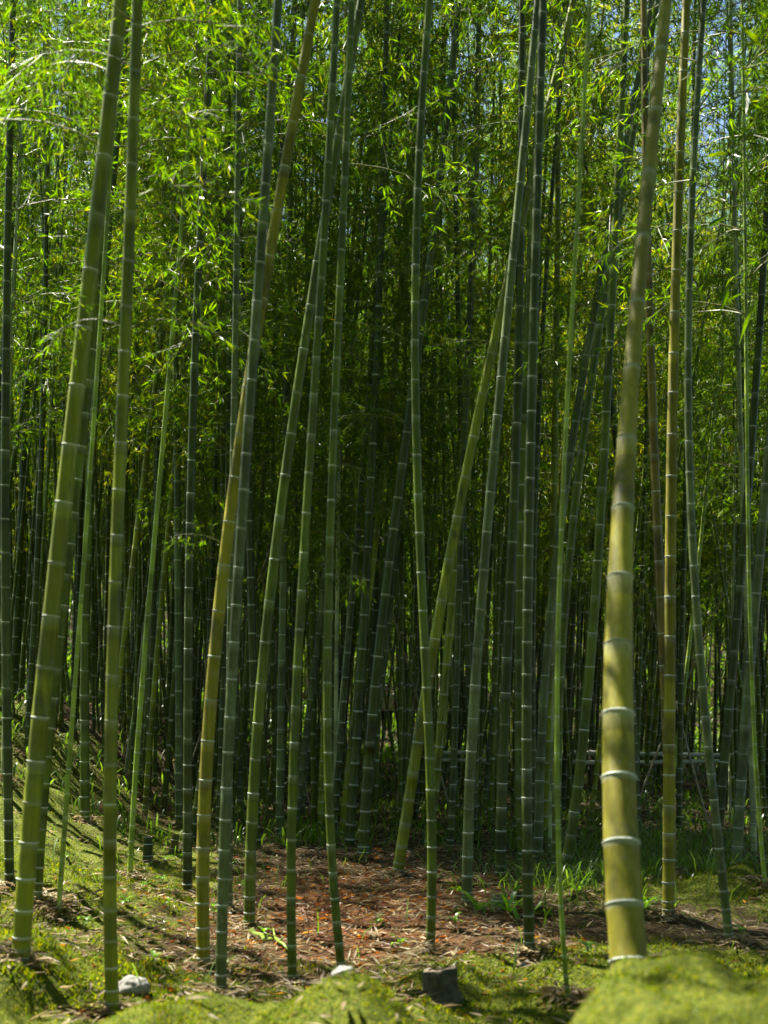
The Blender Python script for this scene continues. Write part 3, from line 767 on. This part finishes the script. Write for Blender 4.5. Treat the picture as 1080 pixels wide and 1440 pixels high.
def blades(x, y, z, h, wd, lean=0.5):
    nn = len(x); a = rng.random(nn) * 6.283; b_ = rng.random(nn) * 6.283
    s_ = np.stack([np.cos(a), np.sin(a), 0 * a], 1) * (wd * 0.5)[:, None]
    o_ = np.stack([np.cos(b_), np.sin(b_), 0 * b_], 1) * (h * lean * rng.random(nn))[:, None]
    p = np.stack([x, y, z], 1); up = np.array([0, 0, 1.0])
    v = np.stack([p - s_, p + s_, p + o_ + up * h[:, None]], 1).reshape(-1, 3)
    return v, np.arange(nn * 3).reshape(nn, 3)

# moss: short fuzzy shoots on the banks and hummocks
xs, ys = [], []
for (cx, cy_, wx, wy, nn) in ((1.5, 3.9, 1.1, 1.5, 60000), (2.9, 10.0, 1.6, 1.1, 20000), (-0.45, 4.6, 1.1, 0.9, 45000), (-2.3, 8.5, 1.6, 3.5, 60000), (-3.4, 13, 2.2, 4.0, 25000), (0.3, 6.5, 2.6, 1.2, 45000), (2.2, 7.2, 1.5, 1.3, 25000)):
    xs.append(cx + (rng.random(nn) * 2 - 1) * wx); ys.append(cy_ + (rng.random(nn) * 2 - 1) * wy)
x = np.concatenate(xs); y = np.concatenate(ys)
clump = np.sin(x * 7 + 2 * np.sin(y * 5)) * np.sin(y * 6.3 + 1.7 * np.sin(x * 4)) 
keep = (rng.random(len(x)) < moss_amount(x, y) * (0.7 + 0.5 * clump)) & (y > 0.9)
x, y = x[keep], y[keep]
h = rng.uniform(0.006, 0.018, len(x)) * (1 + 0.6 * (y > 6)) * (1 + 0.7 * np.clip(clump[keep], 0, 1))
v, f = blades(x, y, zs(x, y) - 0.003, h, rng.uniform(0.005, 0.010, len(x)) * (1 + 0.8 * (y > 6)), 1.2)
mm = np_mesh('moss', v, [f], [M['mossblade']], smooth=False)
tag(link(bpy.data.objects.new('moss', mm)), 'bright yellow-green moss covering banks and hummocks', 'moss', kind='stuff')

# long grass round the foot of the stems behind the moss bank
def arc_blades(x, y, z, h, wd):
    nn = len(x); a = rng.random(nn) * 6.283
    o_ = np.stack([np.cos(a), np.sin(a), 0 * a], 1); s_ = np.stack([-np.sin(a), np.cos(a), 0 * a], 1)
    p = np.stack([x, y, z], 1); up = np.array([0, 0, 1.0]); vs = []
    reach = rng.uniform(0.3, 0.9, nn)
    for u, ww in ((0, 0.8), (0.4, 1.0), (0.75, 0.7), (1.0, 0.05)):
        c = p + o_ * (h * reach * u ** 1.6)[:, None] + up * (h * (u - 0.38 * u ** 2.5))[:, None]
        vs += [c - s_ * (wd * 0.5 * ww)[:, None], c + s_ * (wd * 0.5 * ww)[:, None]]
    v = np.stack(vs, 1).reshape(-1, 3); i = np.arange(nn)[:, None] * 8
    f = np.concatenate([i + np.array([[0, 1, 3, 2]]), i + np.array([[2, 3, 5, 4]]), i + np.array([[4, 5, 7, 6]])])
    return v, f
x = np.concatenate([rng.normal(2.6, 0.9, 1500), rng.normal(3.6, 0.6, 700), rng.normal(1.5, 0.35, 250), rng.normal(-0.6, 2.0, 260)])
y = np.concatenate([rng.normal(11.9, 1.2, 1500), rng.normal(14.0, 1.2, 700), rng.normal(10.4, 0.5, 250), rng.normal(13.0, 2.5, 260)])
h = rng.uniform(0.12, 0.42, len(x))
v, f = arc_blades(x, y, zs(x, y) - 0.01, h, rng.uniform(0.006, 0.014, len(x)))
gm = np_mesh('grass', v, [f], [M['grass']], smooth=True)
tag(link(bpy.data.objects.new('grass', gm)), 'long arching grass around the stems behind the moss bank', 'grass', kind='stuff')

# ------------------------------------------------------------------ stumps and stones
def stump(px, py_foot, d, r, h, label, mat, group=None, nodes=False, tilt=0.0, cut=None):
    x = (px - 540) / F * d; z = ground1(x, d)
    root = empty('stump', (x, d, z - 0.04)); tag(root, label, 'stump', group); root.rotation_euler = (0, tilt, random.random())
    rs = random.Random(int(px)); S = 18
    flare = [(0, 1.6), (0.15, 1.2), (0.4, 1.0), (0.8, 0.97), (0.97, 0.97), (1.0, 0.93)]
    ph = [rs.random() * 6.28 for _ in range(4)]
    v = []
    for t, k in flare:
        for j in range(S):
            a = j / S * 6.2832
            rr = r * k * (1 + (0.0 if nodes else 0.10 * math.sin(3 * a + ph[0]) + 0.07 * math.sin(5 * a + ph[1] + 2 * t) + 0.04 * math.sin(9 * a + ph[3] + 3 * t)))
            v.append((rr * math.cos(a), rr * math.sin(a), (h + 0.04) * t + ((0.16 * r * math.sin(a + ph[2]) + (0 if nodes else 0.07 * r * math.sin(4 * a + ph[3]) + 0.06 * r * math.sin(7 * a + ph[0]))) if t > 0.9 else 0)))
    link(bpy.data.objects.new('trunk', np_mesh('stump_trunk', np.array(v), [tube_quads(len(flare), S)], [mat])), root)
    top = np.array(v[-S:]); c = top.mean(0)
    inner = c + (top - c) * 0.72; low = inner - np.array([0, 0, 0.05 if nodes else 0.008])
    vv = np.vstack([top, inner, low, low.mean(0)[None]])
    qd = tube_quads(3, S); t3 = np.array([[2 * S + j, 2 * S + (j + 1) % S, 3 * S] for j in range(S)])
    link(bpy.data.objects.new('cut_face', np_mesh('stump_cut', vv, [qd, t3], [cut or M['cut']], smooth=False)), root)
    if nodes:
        for zt in (0.35, 0.75):
            nd = link(bpy.data.objects.new('node', NODE), root); nd.location = (0, 0, (h + 0.04) * zt); nd.scale = (r * 1.0, r * 1.0, r * 0.5)
    return root
stump(618, 1400, 6.7, 0.10, 0.15, 'dark decayed tree stump beside an upright green bamboo', M['wood'], cut=M['cut_dark'])
stump(702, 1262, 9.8, 0.062, 0.11, 'short pale cut bamboo stump among broad leaved plants', M['pale'], nodes=True)
stump(728, 1258, 9.9, 0.055, 0.10, 'short brownish cut bamboo stump among broad leaved plants', M['brown'], nodes=True)
stump(208, 1190, 12.5, 0.05, 0.26, 'tall dull green cut bamboo stub on the litter slope', M['dark'], nodes=True)
stump(243, 1178, 13.2, 0.045, 0.20, 'leaning pale cut bamboo stub on the litter slope', M['brown'], nodes=True, tilt=0.12)
stump(604, 1260, 10.4, 0.022, 0.17, 'thin cut bamboo stub with orange top beside the green bamboo', M['lime'], nodes=True)

def stone(px, d, sx, sy, sz, label, seed):
    x = (px - 540) / F * d; z = ground1(x, d)
    bpyme = bpy.data.meshes.new('stone'); import bmesh
    bm = bmesh.new(); bmesh.ops.create_icosphere(bm, subdivisions=4, radius=1)
    for vtx in bm.verts:
        p = vtx.co.copy()
        k = 1 + 0.28 * noise.noise(p * 1.3 + Vector((seed, 0, 0))) + 0.10 * noise.noise(p * 3.7 + Vector((0, seed, 0))) + 0.03 * noise.noise(p * 11)
        vtx.co = Vector((p.x * sx * k, p.y * sy * k, p.z * sz * k))
    for fc in bm.faces: fc.smooth = True
    bm.to_mesh(bpyme); bm.free(); bpyme.materials.append(M['stone'])
    o = link(bpy.data.objects.new('stone', bpyme)); o.location = (x, d, z + sz * 0.35); tag(o, label, 'stone')
stone(186, 6.35, 0.085, 0.07, 0.06, 'pale weathered stone at the foot of the straight olive bamboo', 1.3)
stone(484, 4.9, 0.045, 0.04, 0.03, 'small whitish stone on the mossy hummock', 4.7)
stone(742, 7.4, 0.05, 0.05, 0.03, 'small grey stone beside the dark olive bamboo', 9.1)

# ------------------------------------------------------------------ bamboo rail along the path
fx0, fx1, fy = 0.6, 7.6, 24.0
fr = empty('rail_fence', ((fx0 + fx1) / 2, fy, ground1((fx0 + fx1) / 2, fy))); tag(fr, 'low rail fence of two pale bamboo poles along the path', 'fence')
fz = EYE + (HOR - 1065) / F * fy - fr.location.z
for k, dz in enumerate((0.075, -0.075)):
    u = np.linspace(0, 1, 41); mb = MB()
    pts = np.stack([(u - 0.5) * (fx1 - fx0), 0.02 * np.sin(u * 9 + k), fz + dz + 0.03 * np.sin(u * 5 + k * 2)], 1)
    rad = np.where(np.arange(41) % 4 == 0, 0.046, 0.039)
    mb.tube(pts, rad, 10)
    link(bpy.data.objects.new('rail', mb.mesh('rail', [M['rail']])), fr)
for k in range(5):
    xx = (k / 4 - 0.5) * (fx1 - fx0 - 0.3); g = ground1(fr.location.x + xx, fy) - fr.location.z
    mb = MB(); mb.tube(np.array([[xx, 0.06, g - 0.1], [xx, 0.06, fz * 0.6], [xx + 0.01, 0.06, fz + 0.16]]), [0.04, 0.037, 0.035], 9)
    link(bpy.data.objects.new('post', mb.mesh('post', [M['wood']])), fr)

# ------------------------------------------------------------------ broad leaved plants
def blade_mesh(name, length, width, droop, mat):
    nseg = 8; v = []; 
    for i in range(nseg + 1):
        u = i / nseg
        wd = width * max(0.02, math.sin(math.pi * min(1, u * 0.86 + 0.12)) ** 0.8) * (1 if u < 1 else 0.02)
        xx = length * u * (1 - 0.18 * u * droop); zz = length * (0.75 * u - droop * 0.95 * u ** 2)
        v += [(xx, -wd / 2, zz + wd * 0.12), (xx, 0, zz), (xx, wd / 2, zz + wd * 0.12)]
    q = []
    for i in range(nseg):
        b0 = i * 3; q += [(b0, b0 + 1, b0 + 4, b0 + 3), (b0 + 1, b0 + 2, b0 + 5, b0 + 4)]
    return np_mesh(name, np.array(v), [np.array(q)], [mat])
BL = [blade_mesh('leaf', 0.34, 0.034, dr, M['sasa']) for dr in (0.6, 0.9, 1.15)]
rp_ = random.Random(77)
for (px, d, sc_, nl, lab) in ((672, 9.6, 1.0, 9, 'broad leaved plant arching beside the pale footed bamboo'),
                              (715, 9.5, 1.15, 10, 'broad leaved plant arching over the cut bamboo stumps'),
                              (748, 9.4, 1.1, 9, 'broad leaved plant beyond the dark olive bamboo'),
                              (812, 9.8, 0.8, 8, 'low broad leaved plant at the edge of the dark path'),
                              (905, 9.2, 1.0, 10, 'broad leaved plant peeping over the moss bank edge'),
                              (650, 10.6, 0.7, 7, 'small broad leaved plant in shade behind the pale footed bamboo')):
    x = (px - 540) / F * d
    e = empty('broad_leaved_plant', (x, d, ground1(x, d) - 0.01)); tag(e, lab, 'plant')
    for k in range(nl):
        o = link(bpy.data.objects.new('leaf', BL[k % 3]), e)
        o.rotation_euler = (0, R(rp_.uniform(-38, 5)), R(k * 360 / nl + rp_.uniform(-25, 25))); s_ = sc_ * rp_.uniform(0.7, 1.15); o.scale = (s_, s_, s_)

SL = blade_mesh('leaf', 0.075, 0.026, 0.7, M['sasa'])
ks_ = 0
for (px, d) in ((95, 12.0), (150, 9.8), (205, 10.6), (228, 11.3), (238, 9.2), (176, 8.8), (110, 10.2), (255, 12.4), (300, 9.0), (372, 8.3), (468, 14.5), (480, 14.0), (505, 13.2), (530, 9.0), (236, 12.9), (330, 12.0), (345, 10.8), (560, 8.2), (900, 7.4), (1040, 8.3), (640, 8.6), (825, 7.5), (120, 8.0), (215, 7.6)):
    x = (px - 540) / F * d
    e = empty('seedling', (x, d, ground1(x, d) - 0.005)); tag(e, 'tiny green leafy seedling sprouting from the moss and litter', 'seedling', 'tiny seedlings on the grove floor')
    mb = MB(); hh = rp_.uniform(0.05, 0.13); mb.tube(np.array([[0, 0, 0], [0.005, 0, hh * 0.5], [0.0, 0.006, hh]]), [0.003, 0.0025, 0.002], 5)
    link(bpy.data.objects.new('stem', mb.mesh('stem', [M['grass']])), e)
    for k in range(rp_.randint(5, 8)):
        o = link(bpy.data.objects.new('leaf', SL), e); o.location = (0, 0, hh * rp_.uniform(0.45, 1.0))
        o.rotation_euler = (0, R(rp_.uniform(-20, 20)), R(k * 130 + rp_.uniform(-30, 30))); s_ = rp_.uniform(0.7, 1.3); o.scale = (s_, s_, s_)

# fallen branch and twigs
def fallen(name, p0, p1, r, label, cat, mat, group=None, sub=2, seed=1):
    rs = random.Random(seed); n_ = 9; pts = []
    for i in range(n_):
        u = i / (n_ - 1); x = p0[0] + (p1[0] - p0[0]) * u + rs.uniform(-0.01, 0.01); y = p0[1] + (p1[1] - p0[1]) * u + rs.uniform(-0.01, 0.01)
        pts.append((x, y, ground1(x, y) + r * 0.8 + 0.01 + rs.uniform(0, 0.01)))
    pts = np.array(pts); o0 = pts[0].copy(); mb = MB(); mb.tube(pts - o0, np.linspace(r, r * 0.4, n_), 7)
    for k in range(sub):
        j = rs.randint(2, n_ - 3); a = rs.uniform(0, 6.28); l = rs.uniform(0.06, 0.16)
        q0 = pts[j] - o0; mb.tube(np.array([q0, q0 + np.array([math.cos(a) * l, math.sin(a) * l, 0.04])]), [r * 0.45, r * 0.2], 5)
    o = link(bpy.data.objects.new(name, mb.mesh(name, [mat]))); o.location = o0; tag(o, label, cat, group)
a0, b0 = P(355, 1297, 8.6), P(405, 1322, 7.9)
fallen('fallen_branch', a0, b0, 0.022, 'mossy yellow-green fallen branch lying across the litter', 'branch', M['lime'], sub=3, seed=4)
for k in range(22):
    d = rp_.uniform(5.5, 15); px = rp_.uniform(60, 1000); x = (px - 540) / F * d; a = rp_.uniform(0, 6.28); l = rp_.uniform(0.15, 0.5)
    fallen('fallen_twig', (x, d), (x + l * math.cos(a), d + l * math.sin(a)), rp_.uniform(0.003, 0.007), 'dry thin twig fallen on the grove floor', 'twig', M['cut'] if k % 2 else M['bark'], 'dry twigs on the grove floor', 1, k)

# ------------------------------------------------------------------ rust leaved maple shoots added to stand in for an orange haze
def maple_leaf_mesh():
    v = [(0, 0, 0)]; f = []
    for k, (a, l) in enumerate(((-100, .55), (-52, .85), (0, 1.0), (52, .85), (100, .55))):
        ca, sa = math.cos(R(a)), math.sin(R(a)); i = len(v)
        for (u, w_) in ((0.35, 0.13), (0.35, -0.13), (1.0, 0.0)):
            v.append((0.05 * l * u * ca - 0.05 * l * w_ * sa, 0.05 * l * u * sa + 0.05 * l * w_ * ca, 0.004 * u))
        f += [(0, i + 1, i + 2, i)]
    return np_mesh('leaf', np.array(v), [np.array(f)], [M['maple']], smooth=False)
ML = maple_leaf_mesh()
rsp = random.Random(12)
for (px, d, hgt, nb_, lab) in ((432, 8.4, 0.34, 10, 'low rust red leaved maple shoot added for an orange haze, on the brown litter behind a mid green bamboo'),
                               (475, 9.6, 0.30, 9, 'small rust orange maple shoot added for an orange haze, between the bowed bamboo and the leaning olive one'),
                               (540, 11.6, 0.28, 8, 'tiny orange leaved maple shoot added for an orange haze, in the sunny litter patch'),
                               (398, 11.2, 0.30, 8, 'dull red maple shoot added for a reddish haze, in shade behind the curving blue-green bamboo')):
    x = (px - 540) / F * d; gz = ground1(x, d) - 0.01
    sap = empty('added_maple_shoot', (x, d, gz)); tag(sap, lab, 'sapling')
    mb = MB(); tp = np.array([[0, 0, 0], [0.01, 0, hgt * 0.4], [-0.015, 0.01, hgt * 0.75], [0.0, 0.0, hgt]]); mb.tube(catmull(tp, 4), np.linspace(0.004, 0.0015, 13), 5)
    link(bpy.data.objects.new('trunk', mb.mesh('trunk', [M['bark']])), sap)
    for k in range(nb_):
        z0 = hgt * (0.15 + 0.8 * k / nb_); a = k * 2.4; l = rsp.uniform(0.10, 0.26) * (1.1 - 0.6 * k / nb_)
        st = np.array([np.interp(z0, tp[:, 2], tp[:, 0]), 0, z0]); e = st + np.array([math.cos(a) * l, math.sin(a) * l, 0.02])
        mb = MB(); mb.tube(np.array([st, (st + e) / 2 + [0, 0, 0.015], e]), [0.0018, 0.0014, 0.0008], 4)
        br_ = link(bpy.data.objects.new('branch', mb.mesh('branch', [M['bark']])), sap)
        for j in range(5):
            u = 0.35 + 0.65 * j / 4; o = link(bpy.data.objects.new('leaf', ML), br_); o.location = st * (1 - u) + e * u + np.array([0, 0, 0.008])
            o.rotation_euler = (rsp.uniform(-0.7, 0.7), rsp.uniform(0.0, 0.8), a + rsp.uniform(-1.3, 1.3)); s_ = rsp.uniform(0.5, 0.95); o.scale = (s_, s_, s_)
# rust leaves added over the floor to give its orange haze
rng = np.random.default_rng(44); nn = 3000
x = rng.normal(-0.35, 1.0, nn); y = rng.normal(9.6, 1.9, nn); ok = y > 5.5; x, y = x[ok], y[ok]
a = rng.random(len(x)) * 6.283; dirs = np.stack([np.cos(a), np.sin(a), rng.normal(0, 0.25, len(x))], 1); dirs /= np.linalg.norm(dirs, axis=1)[:, None]
ln = rng.uniform(0.04, 0.08, len(x)); v, f = leaf_quads(np.stack([x, y, zs(x, y) + rng.uniform(0.006, 0.025, len(x))], 1), dirs, ln, ln * 0.28)
tag(link(bpy.data.objects.new('rust_leaf_litter', np_mesh('rust_leaf_litter', v, [f], [M['maple']], smooth=False))), 'rust red leaves added on the grove floor as an orange haze', 'leaf litter', kind='stuff')
# low undergrowth added between the stems, to darken the far hillside
nn = 34000; y = 14 + 62 * rng.random(nn) ** 1.2; x = (rng.random(nn) * 2 - 1) * (0.34 * y + 0.8)
keep = np.array([noise.noise(Vector((a_ * 0.5, b_ * 0.5, 8.0))) for a_, b_ in zip(x, y)]) + rng.normal(0, 0.2, nn) > np.where(y > 34, -0.6, -0.05); x, y = x[keep], y[keep]
far_ = 1 + 1.0 * (y > 34)
v, f = arc_blades(x, y, zs(x, y) - 0.01, rng.uniform(0.12, 0.45, len(x)) * far_, rng.uniform(0.012, 0.03, len(x)) * far_ ** 2)
tag(link(bpy.data.objects.new('undergrowth', np_mesh('undergrowth', v, [f], [M['grass']]))), 'low dark green undergrowth added between the stems to darken the far hillside', 'undergrowth', kind='stuff')

# ------------------------------------------------------------------ person far down the grove
def skin_body(name, joints, edges, mat, parent, root_i=0, sub=2):
    me = bpy.data.meshes.new(name); me.from_pydata([j[0] for j in joints], edges, []); me.materials.append(mat)
    o = link(bpy.data.objects.new(name, me), parent)
    md = o.modifiers.new('skin', 'SKIN'); md.use_smooth_shade = True
    for i, j in enumerate(joints):
        sv = me.skin_vertices[0].data[i]; sv.radius = j[1] if isinstance(j[1], tuple) else (j[1], j[1]); sv.use_root = (i == root_i)
    if sub: o.modifiers.new('sub', 'SUBSURF').levels = sub; o.modifiers['sub'].render_levels = sub
    return o
d = 38.0; x = (544 - 540) / F * d
per = empty('person', (x, d, ground1(x, d))); per.rotation_euler = (0, 0, R(165))
tag(per, 'person in pale short-sleeved top and dark trousers standing far behind the dark stems', 'person')
J = [((0, 0, .94), (.15, .11)), ((0, 0, 1.12), (.14, .10)), ((0, .01, 1.34), (.17, .11)), ((0, .01, 1.47), .06), ((0, -.01, 1.55), .055), ((0, -.02, 1.63), (.078, .095)), ((0, -.02, 1.70), (.075, .092)),
     ((.20, .01, 1.41), .06), ((.245, .03, 1.15), .045), ((.255, -.03, .90), .033), ((.255, -.05, .82), .035),
     ((-.20, .01, 1.41), .06), ((-.245, .03, 1.15), .045), ((-.255, -.03, .90), .033), ((-.255, -.05, .82), .035),
     ((.09, 0, .88), .085), ((.10, -.02, .48), .06), ((.10, .02, .09), .042), ((.11, -.14, .035), .035),
     ((-.09, 0, .88), .085), ((-.10, .02, .48), .06), ((-.10, .08, .09), .042), ((-.11, -.08, .035), .035)]
E = [(0, 1), (1, 2), (2, 3), (3, 4), (4, 5), (5, 6), (2, 7), (7, 8), (8, 9), (9, 10), (2, 11), (11, 12), (12, 13), (13, 14), (0, 15), (15, 16), (16, 17), (17, 18), (0, 19), (19, 20), (20, 21), (21, 22)]
n0 = len(J)
for sgn, wi in ((1, 10), (-1, 14)):
    px_, py_, pz_ = J[wi][0]
    for k, (dy, l) in enumerate(((-0.03, .075), (-0.01, .085), (0.01, .08), (0.03, .062), (-0.045, .05))):
        i = len(J); J.append(((px_ - sgn * 0.004 * k, py_ + dy, pz_ - 0.03 - l * 0.5), .011)); J.append(((px_ - sgn * 0.012, py_ + dy * 1.15 - 0.008, pz_ - 0.03 - l), .009))
        E += [(wi, i), (i, i + 1)]
skin_body('body', J, E, M['skin'], per)
skin_body('shirt', [((0, 0, .93), (.175, .135)), ((0, 0, 1.12), (.165, .125)), ((0, .01, 1.34), (.19, .135)), ((0, .01, 1.45), .08), ((.205, .01, 1.41), .078), ((.245, .025, 1.20), .068), ((-.205, .01, 1.41), .078), ((-.245, .025, 1.20), .068)],
          [(0, 1), (1, 2), (2, 3), (2, 4), (4, 5), (2, 6), (6, 7)], M['shirt'], per)
skin_body('trousers', [((0, 0, .95), (.17, .13)), ((.09, 0, .86), .105), ((.10, -.02, .48), .08), ((.10, .02, .08), .062), ((-.09, 0, .86), .105), ((-.10, .02, .48), .08), ((-.10, .08, .08), .062)],
          [(0, 1), (1, 2), (2, 3), (0, 4), (4, 5), (5, 6)], M['trousers'], per)
skin_body('hair', [((0, .01, 1.66), (.085, .095)), ((0, -.005, 1.735), (.075, .09))], [(0, 1)], M['hair'], per)
